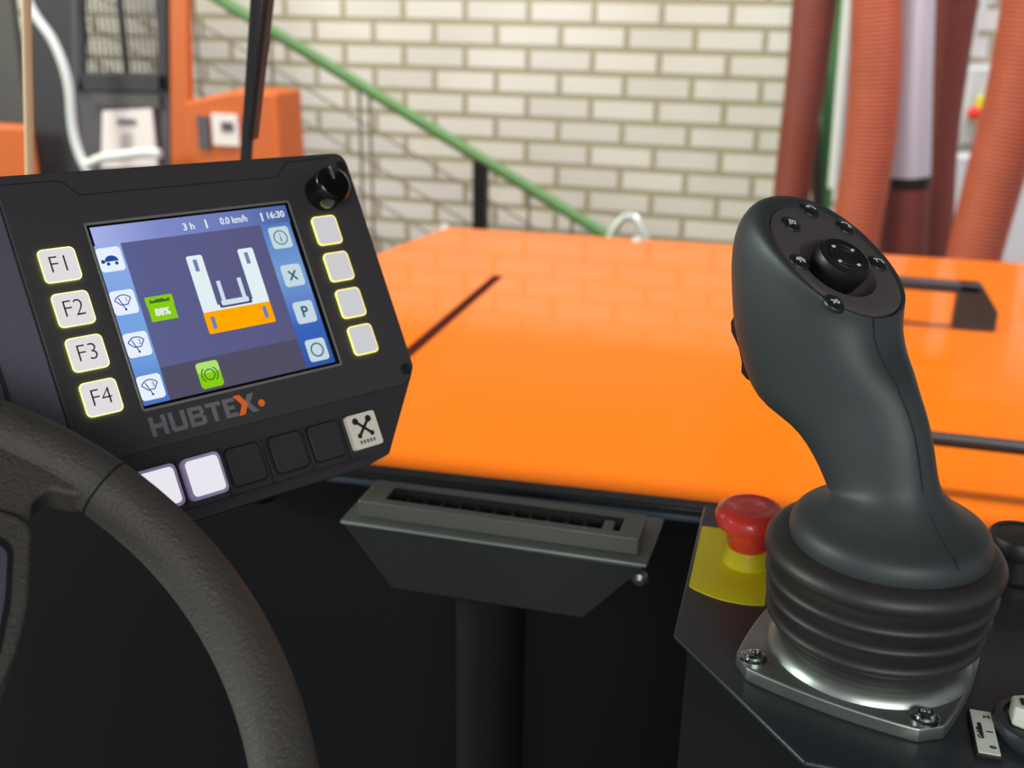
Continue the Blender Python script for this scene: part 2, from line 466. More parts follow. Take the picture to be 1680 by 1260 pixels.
q = MB(); a = gy(300, 168, 2.88); b = gy(452, 152, 2.88)
q.add([T @ Vector(v) for v in ((a.x, 2.88, .5), (b.x+.01, 2.88, .5), (b.x, 2.88, b.z), (a.x+.16, 2.88, b.z), (a.x, 2.88, a.z),
                             (a.x, 3.05, .5), (b.x+.01, 3.05, .5), (b.x, 3.05, b.z), (a.x+.16, 3.05, b.z), (a.x, 3.05, a.z))],
      [(0, 1, 2, 3, 4), (9, 8, 7, 6, 5), (0, 5, 6, 1), (1, 6, 7, 2), (2, 7, 8, 3), (3, 8, 9, 4), (4, 9, 5, 0)], M['orange2'])
q.build('body_cover', truck, bevel=.01)
q = MB(); bx(q, 322, 190, 344, 245, 2.87, .008, M['dgrey2'], T); bx(q, 346, 186, 392, 240, 2.87, .008, M['paper'], T); bx(q, 362, 200, 382, 216, 2.866, .003, M['dgrey2'], T)
tag(q.build('data_plate', truck), 'grey and white rating sticker')
q = MB()
qd(q, [(122, -130), (134, -130), (138, 150), (126, 150)], 2.92, .02, M['dgrey'], T); qd(q, [(254, -130), (272, -130), (276, 150), (258, 150)], 2.92, .02, M['dgrey'], T)
qd(q, [(126, 120), (276, 122), (276, 152), (126, 150)], 2.92, .02, M['dgrey'], T); qd(q, [(122, -130), (272, -130), (272, -112), (122, -112)], 2.92, .02, M['dgrey'], T)
q.build('guard_frame', truck, bevel=.004)
q = MB()
g0, g1 = gy(128, 40, 2.94), gy(262, 40, 2.94); gt, gb = gy(200, -115, 2.94).z, gy(200, 124, 2.94).z
for k in range(15): x = g0.x+(g1.x-g0.x)*(k+.5)/15; q.box((x-.002, 2.94, gb), (x+.002, 2.944, gt), M['dgrey'], T)
for k in range(24): z = gb+(gt-gb)*(k+.5)/24; q.box((g0.x, 2.945, z-.0018), (g1.x, 2.949, z+.0018), M['dgrey'], T)
tag(q.build('mesh_guard', truck), 'wire mesh window guard')
q = MB(); a, b = gy(196, 60, 2.98), gy(206, 60, 2.98); q.box((a.x, 2.98, gb), (b.x, 2.99, gt), M['mast'], T); q.build('mast_rod', truck)
q = MB(); qd(q, [(126, 150), (277, 151), (282, 520), (150, 520)], 2.93, .02, M['dgrey2'], T); q.build('side_panel', truck, bevel=.006)
q = MB(); bx(q, 148, 152, 262, 178, 2.915, .02, M['mast'], T); q.build('panel_ledge', truck)
q = MB()
a, b, c_, d_ = gy(168, 182, 2.91), gy(248, 178, 2.91), gy(258, 275, 2.91), gy(166, 275, 2.91)
q.add([T @ p for p in (a, b, c_, d_)] + [T @ (p+Vector((0, .01, 0))) for p in (a, b, c_, d_)], [(0, 1, 2, 3), (7, 6, 5, 4), (0, 4, 5, 1), (1, 5, 6, 2), (2, 6, 7, 3), (3, 7, 4, 0)], M['paper'])
for k, (y, w_) in enumerate(((200, 15), (221, 9), (230, 11), (239, 9))): bx(q, 207-w_, y-2-(3 if k == 0 else 0), 207+w_, y+(4 if k == 0 else 0), 2.905, .004, M['dgrey2'], T)
tag(q.build('notice_sheet', truck), 'white notice sheet with print')
q = MB(); qd(q, [(40, -300), (110, -300), (140, 420), (52, 420)], 3.0, .03, M['dgrey'], T); qd(q, [(110, -300), (128, -300), (136, 150), (118, 150)], 2.98, .03, M['dgrey2'], T)
q.build('mast', truck, bevel=.006)
q = MB(); a = gy(-260, 190, 2.9); b = gy(44, 190, 2.9); q.box((a.x, 2.9, .3), (b.x, 2.93, a.z), M['orange2'], T); q.build('bonnet', truck, bevel=.02)
q = MB(); a = gy(-260, 0, 3.1); b = gy(46, 190, 3.1); q.box((a.x, 3.1, b.z-.1), (b.x, 3.13, a.z+.9), M['mast'], T); tag(q.build('overhead_panel', truck, bevel=.01), 'grey panel above the bonnet')
q = MB()
q.tube(catmull([T @ gy(x, y, 2.8) for x, y in ((20, -60), (53, 17), (84, 62), (104, 107), (114, 150), (118, 200), (124, 233), (134, 262), (150, 290))], 6), .013, M['pipewhite'], 12)
q.tube(catmull([T @ gy(x, y, 2.8) for x, y in ((140, 272), (165, 260), (190, 256), (240, 250), (262, 252))], 6), .014, M['pipewhite'], 12)
tag(q.build('grab_tube', truck, smooth=True), 'bent white tube handrail')

# ------------------------------------------------------------------ the cab
# front wall, rail, glass
WYC = .705
FR = Matrix.Translation((-.30, .70, 0)) @ Matrix.Rotation(math.radians(2.4), 4, 'Z') @ Matrix.Translation((.30, -.70, 0))
def front(o):
    o.matrix_world = FR @ Matrix.Translation(o.location); return o
q = MB(); q.box((-1.3, WYC, 0), (1.3, WYC+.011, H-.350), M['wall']); tag(front(q.build('wall_front', bevel=.003)), kind='structure')
q = MB(); q.box((-1.3, -.9, .35), (1.3, WYC, .40), M['deep']); tag(q.build('floor_cab'), kind='structure')
q = MB(); q.box((-1.3, WYC-.012, H-.3535), (1.3, WYC+.004, H-.3458), M['rail']); tag(front(q.build('trim_1', bevel=.0015)), kind='structure')
q = MB(); q.box((-1.3, -.9, H+.62), (1.3, .85, H+.66), M['wall']); tag(q.build('ceiling'), kind='structure')
q = MB(); q.box((-1.3, WYC-.0145, H-.3560), (1.3, WYC-.011, H-.3515), mat('rail_highlight', (74, 84, 98), .3)); tag(front(q.build('trim_5', bevel=.001)), kind='structure')  # lighter bluish strip paints the highlight along the rail's front edge
GY0 = WYC+.012
gm = bpy.data.materials.new('windscreen_glass'); gm.use_nodes = True
nt = gm.node_tree; nt.nodes.remove(nt.nodes['Principled BSDF'])
tr = nt.nodes.new('ShaderNodeBsdfTransparent'); tr.inputs[0].default_value = (.975, .985, .98, 1)
gl = nt.nodes.new('ShaderNodeBsdfGlossy'); gl.inputs['Roughness'].default_value = .02
fr = nt.nodes.new('ShaderNodeFresnel'); fr.inputs[0].default_value = 1.25
mx = nt.nodes.new('ShaderNodeMixShader')
nt.links.new(fr.outputs[0], mx.inputs[0]); nt.links.new(tr.outputs[0], mx.inputs[1]); nt.links.new(gl.outputs[0], mx.inputs[2])
nt.links.new(mx.outputs[0], nt.nodes['Material Output'].inputs[0])
q = MB(); q.box((-.86, GY0, H-.36), (1.25, GY0+.005, H+.62), gm); tag(front(q.build('window_1')), kind='structure')
# dotted print along the lower edge of the glass
fm = bpy.data.materials.new('glass_dot_print'); fm.use_nodes = True
nt = fm.node_tree; b = nt.nodes['Principled BSDF']; b.inputs['Base Color'].default_value = lin((16, 14, 14))
tc = nt.nodes.new('ShaderNodeTexCoord'); sp = nt.nodes.new('ShaderNodeSeparateXYZ'); nt.links.new(tc.outputs['Object'], sp.inputs[0])
def mth(op, a, b_=None):
    n = nt.nodes.new('ShaderNodeMath'); n.operation = op
    for i, v in enumerate((a, b_)):
        if v is None: continue
        if isinstance(v, (int, float)): n.inputs[i].default_value = v
        else: nt.links.new(v, n.inputs[i])
    return n.outputs[0]
pp = .0024
u = mth('MULTIPLY', mth('ADD', sp.outputs['X'], sp.outputs['Z']), 1/pp)
v = mth('MULTIPLY', mth('SUBTRACT', sp.outputs['X'], sp.outputs['Z']), 1/pp)
fu = mth('SUBTRACT', mth('FRACT', u), .5); fv = mth('SUBTRACT', mth('FRACT', v), .5)
dist = mth('SQRT', mth('ADD', mth('MULTIPLY', fu, fu), mth('MULTIPLY', fv, fv)))
hgt_ = mth('MULTIPLY', sp.outputs['Z'], 1/.0165)       # 0 at the glass edge, 1 where the dots end
radn = mth('SUBTRACT', .46, mth('MULTIPLY', hgt_, .38))
inside = mth('LESS_THAN', dist, radn)
nt.links.new(inside, b.inputs['Alpha'])
q = MB(); q.box((-1.3, 0, -.001), (1.25, .0004, .0165), fm); o = q.build('trim_2'); o.location = (0, GY0-.0006, H-.3458-.0055); front(o); tag(o, kind='structure')
# tan seal at the left edge of the glass
q = MB(); a = gy(43, 0, GY0-.01); b_ = gy(49, 280, GY0-.01)
e_ = (a-b_).normalized()
q.tube([b_-e_*.10, a+e_*.55], .0036, M['tan'], 10)
tag(q.build('trim_3', smooth=True), kind='structure')

# wiper outside the glass
wp = empty('windscreen_wiper', gy(403, 300, .79), 'long black windscreen wiper standing almost upright behind the terminal', 'wiper')
T = Matrix.Translation(-wp.location)
def bar(q, a, b, w_, d, m):
    a, b = Vector(a), Vector(b); t = (b-a).normalized(); s_ = t.cross(Vector((0, 1, 0))).normalized()*w_/2; e = Vector((0, d/2, 0))
    q.add([a-s_-e, a+s_-e, a+s_+e, a-s_+e, b-s_-e, b+s_-e, b+s_+e, b-s_+e], [(0, 1, 2, 3), (7, 6, 5, 4), (0, 4, 5, 1), (1, 5, 6, 2), (2, 6, 7, 3), (3, 7, 4, 0)], m)
q = MB(); a, b_ = T @ gy(404, 262, .78), T @ gy(421, 0, .78); d = (b_-a); bar(q, a-d*.45, b_+d*.6, .0088, .006, M['handle']); tag(q.build('arm', wp, bevel=.0015), 'flat black wiper arm')
q = MB(); a, b_ = T @ gy(415, 228, .745), T @ gy(441, 0, .745); d = (b_-a); bar(q, a, b_+d*.9, .0045, .010, M['black']); bar(q, a, b_+d*.9, .0015, .014, M['black']); tag(q.build('blade', wp, bevel=.0008), 'narrow rubber blade')

# steering column
q = MB(); a = gy(752, 1000, .62); b_ = gy(862, 1000, .62)
xm, rr = (a.x+b_.x)/2, (b_.x-a.x)/2
q.tube([(xm, .618, .40), (xm, .618, H-.342)], [rr, rr], M['wall'], 32)
tag(q.build('support_tube', smooth=True), 'thick black upright tube under the air vent bracket', 'support tube')

# air vent on its folded bracket
vz = -.33
ve = empty('air_vent', gz(815, 890, vz), 'black rectangular air vent on a folded sheet bracket under the windscreen', 'air vent')
T = Matrix.Translation(-ve.location)
a, b_ = gz(558, 853, vz), gz(1062, 926, vz); bk = gz(1075, 862, vz)
yb = bk.y+.012
q = MB(); q.prism([(a.x, a.y), (b_.x, a.y), (b_.x+.002, yb), (a.x+.0, yb)], H+vz-.0022, H+vz, M['vent'], T)
q.build('flange', ve, bevel=.0008)
q = MB(); q.box((a.x+.0005, a.y-.0008, H+vz-.0022), (b_.x-.0005, a.y+.0004, H+vz-.0006), M['edge'], T); tag(q.build('front_highlight', ve, bevel=.0003), 'pale strip painting the highlight on the front edge')  # thin pale strip paints the highlight along the flange's front edge
q = MB(); z0, z1 = H+vz-.0035, gy(950, 1012, a.y+.004).z
xl, xr = gy(640, 965, a.y).x, gy(955, 1010, a.y).x
Q = [(a.x+.002, z0), (b_.x-.002, z0), (xr, z1), (xl, z1)]
q.add([T @ Vector((x, a.y+.001+(z0-z)*.05, z)) for x, z in Q]+[T @ Vector((x, a.y+.003+(z0-z)*.05, z)) for x, z in Q], [(0, 1, 2, 3), (7, 6, 5, 4), (0, 4, 5, 1), (1, 5, 6, 2), (2, 6, 7, 3), (3, 7, 4, 0)], M['vdark'])
q.build('front_sheet', ve, bevel=.0006)
for x in (a.x+.004, b_.x-.006):
    q = MB(); q.add([T @ Vector(v) for v in ((x, a.y+.004, z0), (x, yb, z0), (x, yb, z0-.03), (x+.002, a.y+.004, z0), (x+.002, yb, z0), (x+.002, yb, z0-.03))], [(0, 1, 2), (5, 4, 3), (0, 3, 4, 1), (1, 4, 5, 2), (2, 5, 3, 0)], M['vdark']); q.build('side_gusset', ve)
gx0, gx1 = gz(592, 815, vz+.012).x, gz(1048, 885, vz+.012).x
gy0, gy1 = gz(1046, 884, vz+.012).y, gz(1052, 843, vz+.012).y
q = MB(); zt = H+vz+.012; rim = .0085
outer = [(gx0, gy0), (gx1, gy0), (gx1, gy1), (gx0, gy1)]
inner = [(gx0+rim*1.9, gy0+rim), (gx1-rim*1.6, gy0+rim), (gx1-rim*1.6, gy1-rim*.9), (gx0+rim*1.9, gy1-rim*.9)]
vs = [(x, y, H+vz) for x, y in outer]+[(x, y, zt) for x, y in outer]+[(x, y, zt-.001) for x, y in inner]+[(x, y, H+vz+.001) for x, y in inner]
fs = []
for k in range(4):
    j = (k+1) % 4
    fs += [(k, j, 4+j, 4+k), (4+k, 4+j, 8+j, 8+k)]
q.add([T @ Vector(v) for v in vs], fs+[(3, 2, 1, 0)], M['vent'])
q.add([T @ Vector(v) for v in vs], [(8+k, 8+(k+1) % 4, 12+(k+1) % 4, 12+k) for k in range(4)], M['deep']); q.build('nozzle_frame', ve, bevel=.0009)
q = MB(); q.box((inner[0][0], inner[0][1], H+vz+.0012), (inner[1][0], inner[2][1], H+vz+.002), M['deep'], T); q.build('duct_opening', ve)
n = 12
for k in range(n):
    x = inner[0][0]+(inner[1][0]-inner[0][0]-.012)*(k+.6)/n
    q = MB(); q.add([T @ Vector(v) for v in ((x, inner[0][1], H+vz+.002), (x+.0010, inner[0][1], H+vz+.002), (x+.0062, inner[0][1], zt-.005), (x+.005, inner[0][1], zt-.005),
                     (x, inner[2][1], H+vz+.002), (x+.0010, inner[2][1], H+vz+.002), (x+.0062, inner[2][1], zt-.005), (x+.005, inner[2][1], zt-.005))],
                    [(0, 1, 2, 3), (7, 6, 5, 4), (0, 4, 5, 1), (1, 5, 6, 2), (2, 6, 7, 3), (3, 7, 4, 0)], M['black'])
    q.build('louvre', ve)
q = MB(); x = inner[1][0]-.012; q.box((x, inner[0][1]+.003, zt-.006), (x+.007, inner[2][1]-.004, zt-.0015), M['vent'], T); tag(q.build('thumb_slider', ve, bevel=.0008), 'grey thumb slider')
q = MB(); P = gy(1050, 943, .60); q.lathe([(.0055, 0), (.0055, .004), (.003, .0065)], M['zinc'], Matrix.Translation(T @ P) @ Matrix.Rotation(math.radians(115), 4, 'X'), 14)
tag(q.build('fixing_bolt', ve, smooth=True), 'small metal bolt')

# ------------------------------------------------------------------ side console with controls
pz = -.298
con = empty('side_console', Vector((.15, .48, H+pz)), 'black painted metal control console carrying the joystick', 'console')
T = Matrix.Translation(-con.location)
q = MB(); cp = [(-.0365, .612), (-.0372, .4638), (.0271, .3839), (.33, .376), (.33, .612)]
q.prism(cp[::1], H+pz-.003, H+pz, M['console'], T); q.build('top_plate', con, bevel=.0012, seg=3)
q = MB(); cq = [(-.030, .606), (-.030, .4665), (.032, .390), (.325, .384), (.325, .606)]
q.prism(cq, .41, H+pz-.003, M['wall'], T); q.build('console_body', con)
q = MB(); q.box((-.0365, .606, H-.348), (.33, WYC-.012, H-.343), M['wall'], T); q.build('rear_shelf', con)

# emergency stop
PC = gz(1225, 922, pz)
es = empty('emergency_stop_button', PC, 'red mushroom emergency stop button with yellow collar and yellow label', 'button')
q = MB()
lab = []
for k in range(72):
    t = 2*math.pi*k/72; x, y = .0455*math.cos(t), .0465*math.sin(t)
    x = max(x, -.0285); y = min(y, .036); x = min(x, .012); lab.append((x, y))
q.prism(lab, 0, .0005, M['yellow']); tag(q.build('label_plate', es), 'bright yellow label plate')
q = MB(); q.lathe([(.0135, 0), (.0135, .003), (.0125, .0045), (.0125, .009), (.0118, .0105)], M['yellow'], None, 40); q.build('collar', es, smooth=True)
q = MB(); q.lathe([(.0108, .0095), (.0108, .0125), (.0122, .0135), (.0125, .0195), (.0125, .022), (.0180, .0232), (.0198, .0255), (.0200, .0285), (.0188, .0325), (.0155, .0350), (.0125, .0358), (.0118, .0352), (.006, .0362), (.0005, .0365)], M['red'], None, 56)
q.build('mushroom_head', es, smooth=True, angle=60)

# black push button at the right
PK = gz(1662, 952, pz)
kb = empty('black_push_button', PK, 'black round push button on the console at the right edge behind the joystick', 'button')
q = MB(); q.lathe([(.020, 0), (.020, .003), (.0185, .0045), (.0165, .0048)], M['black'], None, 48); q.build('base_ring', kb, smooth=True)
q = MB(); q.lathe([(.0135, .0045), (.0135, .018), (.0165, .0185), (.017, .0215), (.0168, .0270), (.0155, .0288), (.0128, .0290), (.0120, .0284), (.0005, .0292)], M['black'], None, 48); q.build('cap', kb, smooth=True)

# blower switch and its label
lb = empty('switch_label', gz(1613, 1200, pz), 'white blower label with numbers 0 1 2 beside the rotary switch', 'label')
C = lb.location.copy(); T = Matrix.Translation(-C)
a, b_ = gz(1591, 1163, pz+.003), gz(1625, 1168, pz+.003); c_ = gz(1636, 1238, pz+.003)
x0, x1, y0, y1 = a.x-C.x, b_.x-C.x, c_.y-C.y, a.y-C.y
q = MB(); q.box((x0-.0008, y0-.0008, 0), (x1+.0008, y1+.0008, .0024), M['black']); q.build('label_holder', lb, bevel=.0004)
q = MB(); q.box((x0, y0, .0024), (x1, y1, .003), M['label'])
ym = (y0+y1)/2
RR = Matrix.Rotation(math.pi/2, 4, 'Z')
q.text('Gebläse', .0034, M['ink'], Matrix.Translation((x0+.0023, ym, .0031)) @ RR, bold=.0001)
for k, t in enumerate('012'): q.text(t, .0036, M['ink'], Matrix.Translation((x1-.0023, ym+(k-1)*.0105, .0031)) @ RR, bold=.0001)
q.build('label_card', lb)
PS = gz(1702, 1202, pz)
rs = empty('rotary_switch', PS, 'black rotary switch with a white pointer lever cut by the right picture edge', 'switch')
q = MB(); q.lathe([(.019, 0), (.019, .003), (.0178, .006), (.0150, .0065), (.0150, .0045), (.0005, .0045)], M['console'], None, 48); q.build('dial_ring', rs, smooth=True)
q = MB(); q.prism(roundpoly([(-.012, -.0045), (-.007, -.0065), (.014, -.0045), (.014, .0045), (-.007, .0065), (-.012, .0045)], .001), .0045, .014, M['label']); q.build('pointer_lever', rs, bevel=.001)
q = MB(); q.prism([(-.009, -.0022), (.012, -.0022), (.012, .0022), (-.009, .0022)], .014, .0146, M['ink']); tag(q.build('pointer_inset', rs), 'dark blue-black inset')

# ------------------------------------------------------------------ joystick
AX = Vector((.0550, .4668, 0))
DZ, KR = -.006, 1.02
joy = empty('joystick', Vector((AX.x, AX.y, H-.298)), 'dark grey multifunction joystick with rubber bellows on a zinc base plate', 'joystick')
JT = Matrix.Translation(-joy.location)
# zinc plate
pc = Vector((.0515, .4665)); ang = math.radians(-18.3)
def pl(x, y):
    return (pc.x+x*math.cos(ang)-y*math.sin(ang), pc.y+x*math.sin(ang)+y*math.cos(ang))
hs = .0462; out = []
for k, (sx, sy) in enumerate(((-1, -1), (1, -1), (1, 1), (-1, 1))):
    nx, ny = ((1, -1), (1, 1), (-1, 1), (-1, -1))[k]
    a = Vector((sx*hs, sy*hs)); b_ = Vector((nx*hs, ny*hs)); mid = (a+b_)/2; on = mid.normalized()
    for j in range(1, 12):
        t = j/12; p = a.lerp(b_, t)+on*(4*t*(1-t)*.0042); out.append(pl(p.x, p.y))
q = MB(); q.prism(out, H-.298, H-.2905, M['zinc'], JT); q.build('base_plate', joy, bevel=.0012, seg=3, angle=50)
q = MB(); TT = JT @ Matrix.Translation((AX.x, AX.y, H))
q.lathe([(.0475, -.2905), (.0468, -.2888), (.0440, -.2856), (.0425, -.2850), (.0380, -.2850)], M['zinc'], TT, 64); q.build('seat_ring', joy, smooth=True)
for sx, sy in ((-1, -1), (1, -1), (1, 1), (-1, 1)):
    x, y = pl(sx*.0388, sy*.0388)
    B_ = JT @ Matrix.Translation((x, y, H-.2905))
    q = MB(); q.lathe([(.0064, 0), (.0064, .001), (.0058, .0013)], M['steel'], B_, 28)
    q.lathe([(.0044, .0012), (.0043, .0026), (.0034, .0036), (.0022, .0038), (.0020, .0022), (.0002, .0022)], M['steel'], B_, 28)
    q.build('plate_bolt', joy, smooth=True, angle=30)
# bellows
q = MB()
prof = [(.0395, -.2875), (.0400, -.2830), (.0410, -.2800), (.0440, -.2775), (.0478, -.2748), (.0494, -.2724), (.0494, -.2706), (.0470, -.2690), (.0390, -.2676), (.0386, -.2662),
        (.0470, -.2644), (.0506, -.2620), (.0508, -.2602), (.0484, -.2586), (.0400, -.2574), (.0396, -.2560), (.0480, -.2544), (.0518, -.2518), (.0520, -.2500), (.0496, -.2482),
        (.0410, -.2468), (.0408, -.2452), (.0490, -.2434), (.0528, -.2408), (.0534, -.2382), (.0531, -.2366), (.0515, -.2340), (.0490, -.2326), (.0450, -.2318), (.038, -.2315)]
q.lathe(prof, M['rubber'], TT, 96, cap1=True); q.build('bellows', joy, smooth=True, angle=75)

# grip
NF = None
d = ray(1375, 437).normalized(); im = (.75*RT+.66*UP); im = (im-d*im.dot(d)).normalized()
kf = .57; NF = (-kf*d+math.sqrt(1-kf*kf)*im).normalized()
Fo = Vector((-NF.x, -NF.y, 0)).normalized()           # operator's forward
Lo = Vector((-Fo.y, Fo.x, 0)); Lo = Lo if Lo.dot(FW) < 0 else -Lo    # lateral, towards the camera
SP = Vector((AX.x, AX.y, H))
def sp_(x, y): return gp(x, y, SP, Lo)
FC = sp_(1377, 440)                                      # centre of the control face
E1 = (sp_(1468, 543)-sp_(1281, 338)).normalized()          # long axis of the face
NF = E1.cross(Lo).normalized()
if NF.dot(FW) > 0: NF = -NF
pairs = [((1280, 335), (1450, 524), .0268), ((1270, 319), (1451, 524), .0295), ((1252, 320), (1453, 527), .0305), ((1234, 335), (1455, 533), .0308), ((1219, 364), (1458, 543), .0305),
         ((1212, 405), (1462, 557), .030), ((1211, 458), (1469, 575), .0285), ((1212, 520), (1480, 600), .0265), ((1224, 572), (1496, 626), .0240), ((1238, 624), (1505, 649), .0222),
         ((1262, 658), (1514, 673), .0208), ((1305, 686), (1521, 698), .0198), ((1331, 720), (1527, 724), .0193), ((1351, 757), (1532, 758), .0190), ((1364, 790), (1536, 792), .0190)]
NS = 48
rings = []
fsh = abs(Lo.dot(FW.cross(Vector((0, 0, 1))).normalized()))
for i, (l, r_, b0) in enumerate(pairs):
    Lp, Rp = sp_(*l), sp_(*r_)
    c0 = (Lp+Rp)/2; h = (Rp-Lp)/2; A0 = h.length
    wgt = min(1, .3+i/8)
    a0 = math.sqrt(max(A0*A0-(wgt*.62*b0)**2, (A0*.6)**2))
    dd = h.normalized()
    hd = max(0, min(1, (9-i)/5)); b0 += .0028*hd; c0 = c0-Lo*.0038*hd
    ring = []
    for k in range(NS):
        t = 2*math.pi*k/NS; e = 2/2.15
        ct, st = math.cos(t), math.sin(t)
        ring.append(c0+dd*a0*math.copysign(abs(ct)**e, ct)+Lo*b0*math.copysign(abs(st)**e, st))
    rings.append(ring)
base_dir = -Fo
for (r1, z) in ((.0275, -.2125), (.0318, -.2165), (.0375, -.2195), (.0415, -.2215), (.0437, -.2242), (.0447, -.2275), (.0448, -.2305), (.0443, -.2335), (.0425, -.2350)):
    rings.append([Vector((AX.x+.0015, AX.y, H+z))+base_dir*r1*math.cos(2*math.pi*k/NS)+Lo*r1*math.sin(2*math.pi*k/NS) for k in range(NS)])
# transition ring between neck and skirt
n0 = rings[len(pairs)-1]; n1 = rings[len(pairs)]
rings.insert(len(pairs), [a.lerp(b_, .22)+Vector((0, 0, -.35*abs(a.z-b_.z)*.6)) for a, b_ in zip(n0, n1)])
f0 = rings[0]; cc = sum(f0, Vector())/NS
rings.insert(0, [cc+(p-cc)*.965-NF*.0004 for p in f0])
rings.insert(0, [cc+(p-cc)*.955-NF*.0025 for p in f0])
rings = [[JT @ p for p in r] for r in rings]
q = MB(); q.rings(rings, M['grip'], cap0=False, cap1=True); grip = q.build('grip_shell', joy, sub=1)
# parting line running down the back of the grip
pth = []
ki = 2
for i in range(3, len(rings)-4):
    r = rings[i]; cen = sum(r, Vector())/NS
    p = r[ki]; pth.append(p+(p-cen).normalized()*.0001)
q = MB(); q.tube(catmull(pth, 4), .00032, M['deep'], 6); tag(q.build('parting_seam', joy, smooth=True), 'thin dark seam line down the grip')
# face plate with bowl
FM = frame(JT @ cc, E1, NF.cross(E1), NF)
fe = FM
loc = [FM.inverted() @ (JT @ p) for p in f0]
outl = [(p.x*.955, p.y*.955) for p in loc]
BO = FM.inverted() @ (JT @ gp(1375, 438, cc, NF)); BRr = .0188
def fl(x, y):
    p = FM.inverted() @ (JT @ gp(x, y, cc, NF)); return (p.x, p.y)
bowl = [(BO.x+BRr*math.cos(math.atan2(p[1]-0, p[0]-0)), BO.y+BRr*math.sin(math.atan2(p[1], p[0]))) for p in outl]
def ring3(pts, z, s=1.0): return [FM @ Vector((BO.x+(x-BO.x)*s, BO.y+(y-BO.y)*s, z)) for x, y in pts]
mid_ = [((a[0]+b_[0])/2, (a[1]+b_[1])/2) for a, b_ in zip(outl, bowl)]
q = MB(); q.rings([[FM @ Vector((x, y, -.003)) for x, y in outl], [FM @ Vector((x, y, -.0002)) for x, y in outl], [FM @ Vector((x*.985, y*.985, .0002)) for x, y in outl], [FM @ Vector((x, y, .0003)) for x, y in mid_],
                   ring3(bowl, .0003, 1.03), ring3(bowl, -.0004), ring3(bowl, -.0035, .93), ring3(bowl, -.0065, .80), ring3(bowl, -.0085, .6), ring3(bowl, -.009, .3)], M['face'], cap0=False, cap1=True)
q.build('control_face', joy, smooth=True, angle=50)
KT = FM @ Matrix.Translation((BO.x, BO.y, 0)) @ Matrix.Diagonal((1.06, 1.06, 1, 1))
q = MB(); q.lathe([(.0085, -.0088), (.0110, -.006), (.0120, -.001), (.0125, .0045), (.0120, .0062), (.0106, .0070), (.0088, .0066), (.0082, .0066), (.0078, .0070), (.0070, .0070), (.0066, .0066), (.0058, .0066), (.0054, .0070), (.0046, .0070),
                   (.0042, .0066), (.0034, .0066), (.0030, .0069), (.0003, .0069)], M['black'], KT, 56, cap0=False)
hat = q.build('thumb_wheel', joy, smooth=True, angle=28)
q = MB()
for a in (20, 110, 200, 290):
    t = math.radians(a); p = Vector((.0066*math.cos(t), .0066*math.sin(t), .0072)); s_ = .0006
    q.box(tuple(p-Vector((s_, s_*1.3, .0003))), tuple(p+Vector((s_, s_*1.3, .0001))), M['white'], KT)
tag(q.build('direction_marks', hat), 'tiny white marks')
btn = [((1297, 369), 'truck'), ((1328, 346), 'arrowup'), ((1386, 374), 'turn'), ((1439, 433), 'bend'), ((1311, 431), 'fork'), ((1368, 499), 'horn')]
GL = {'truck': [[(-.5, -.7), (-.5, .5), (.6, .5)], [(.6, .5), (.6, -.2), (-.5, -.2)], [(.0, .5), (0, -.2)]],
      'arrowup': [[(-.9, .2), (-.3, .7), (.3, .55), (.9, .1)], [(-.9, .2), (-.35, .1)]],
      'turn': [[(-.9, .5), (-.1, .75), (.5, .4), (.8, -.3)], [(.8, -.3), (.3, -.1)]],
      'bend': [[(-.9, .4), (-.1, .6), (.6, .5), (.9, -.1)], [(-.5, .4), (-.4, -.2)]],
      'fork': [[(-.7, .3), (.1, .7), (.8, .1)], [(-.8, -.1), (.0, .35), (.7, -.3)], [(-.3, .1), (-.1, -.5)]],
      'horn': [[(-.8, .1), (-.1, .2), (.3, .6)], [(-.5, -.4), (.1, 0)], [(.2, .5), (.7, .1), (.4, -.3), (.1, 0)], [(-.1, .2), (-.4, -.5)]]}
for (px, py), g in btn:
    x, y = fl(px, py); B_ = FM @ Matrix.Translation((x, y, 0))
    q = MB(); q.lathe([(.0047, -.0005), (.0047, .0006), (.0042, .0012), (.0030, .0016), (.0012, .0017), (.0002, .0017)], M['button'], B_ @ Matrix.Diagonal((1.12, 1, 1, 1)), 28, cap0=False)
    bt = q.build('face_button', joy, smooth=True, angle=60)
    q = MB()
    # strokes lie on the domed top, x along image right, y along image up as seen by the operator
    rx = Vector((RT.dot(E1), RT.dot(NF.cross(E1)))).normalized(); ry = Vector((-rx.y, rx.x))
    if UP.dot(E1)*ry.x+UP.dot(NF.cross(E1))*ry.y < 0: ry = -ry
    for path in GL[g]:
        pp_ = [tuple((rx*a*.0027+ry*b_*.0027)) for a, b_ in path]
        for s4 in strip(pp_, .00062): q.prism(s4, .0012, .00178, M['white'], B_)
    tag(q.build('button_symbol', bt), 'white printed symbol')
# trigger on the forward side
q = MB()
tp = [(1206, 512), (1199, 524), (1200, 540), (1212, 566), (1217, 590), (1216, 606), (1224, 616), (1240, 626)]
bk_ = [(1225, 512), (1232, 530), (1236, 545), (1240, 566), (1246, 590), (1250, 605), (1254, 616), (1258, 626)]
rs_ = []
for wv, off in ((-.009, .12), (-.0075, 0), (0, -.03), (.0075, 0), (.009, .12)):
    ring = []
    for (x, y) in tp: ring.append(JT @ (sp_(x+off*30+17, y)+Lo*wv))
    for (x, y) in bk_[::-1]: ring.append(JT @ (sp_(x+17, y)+Lo*wv))
    rs_.append(ring)
q.rings(rs_, M['black']); tag(q.build('trigger', joy, smooth=True, bevel=.0006, angle=60), 'black trigger rocker')

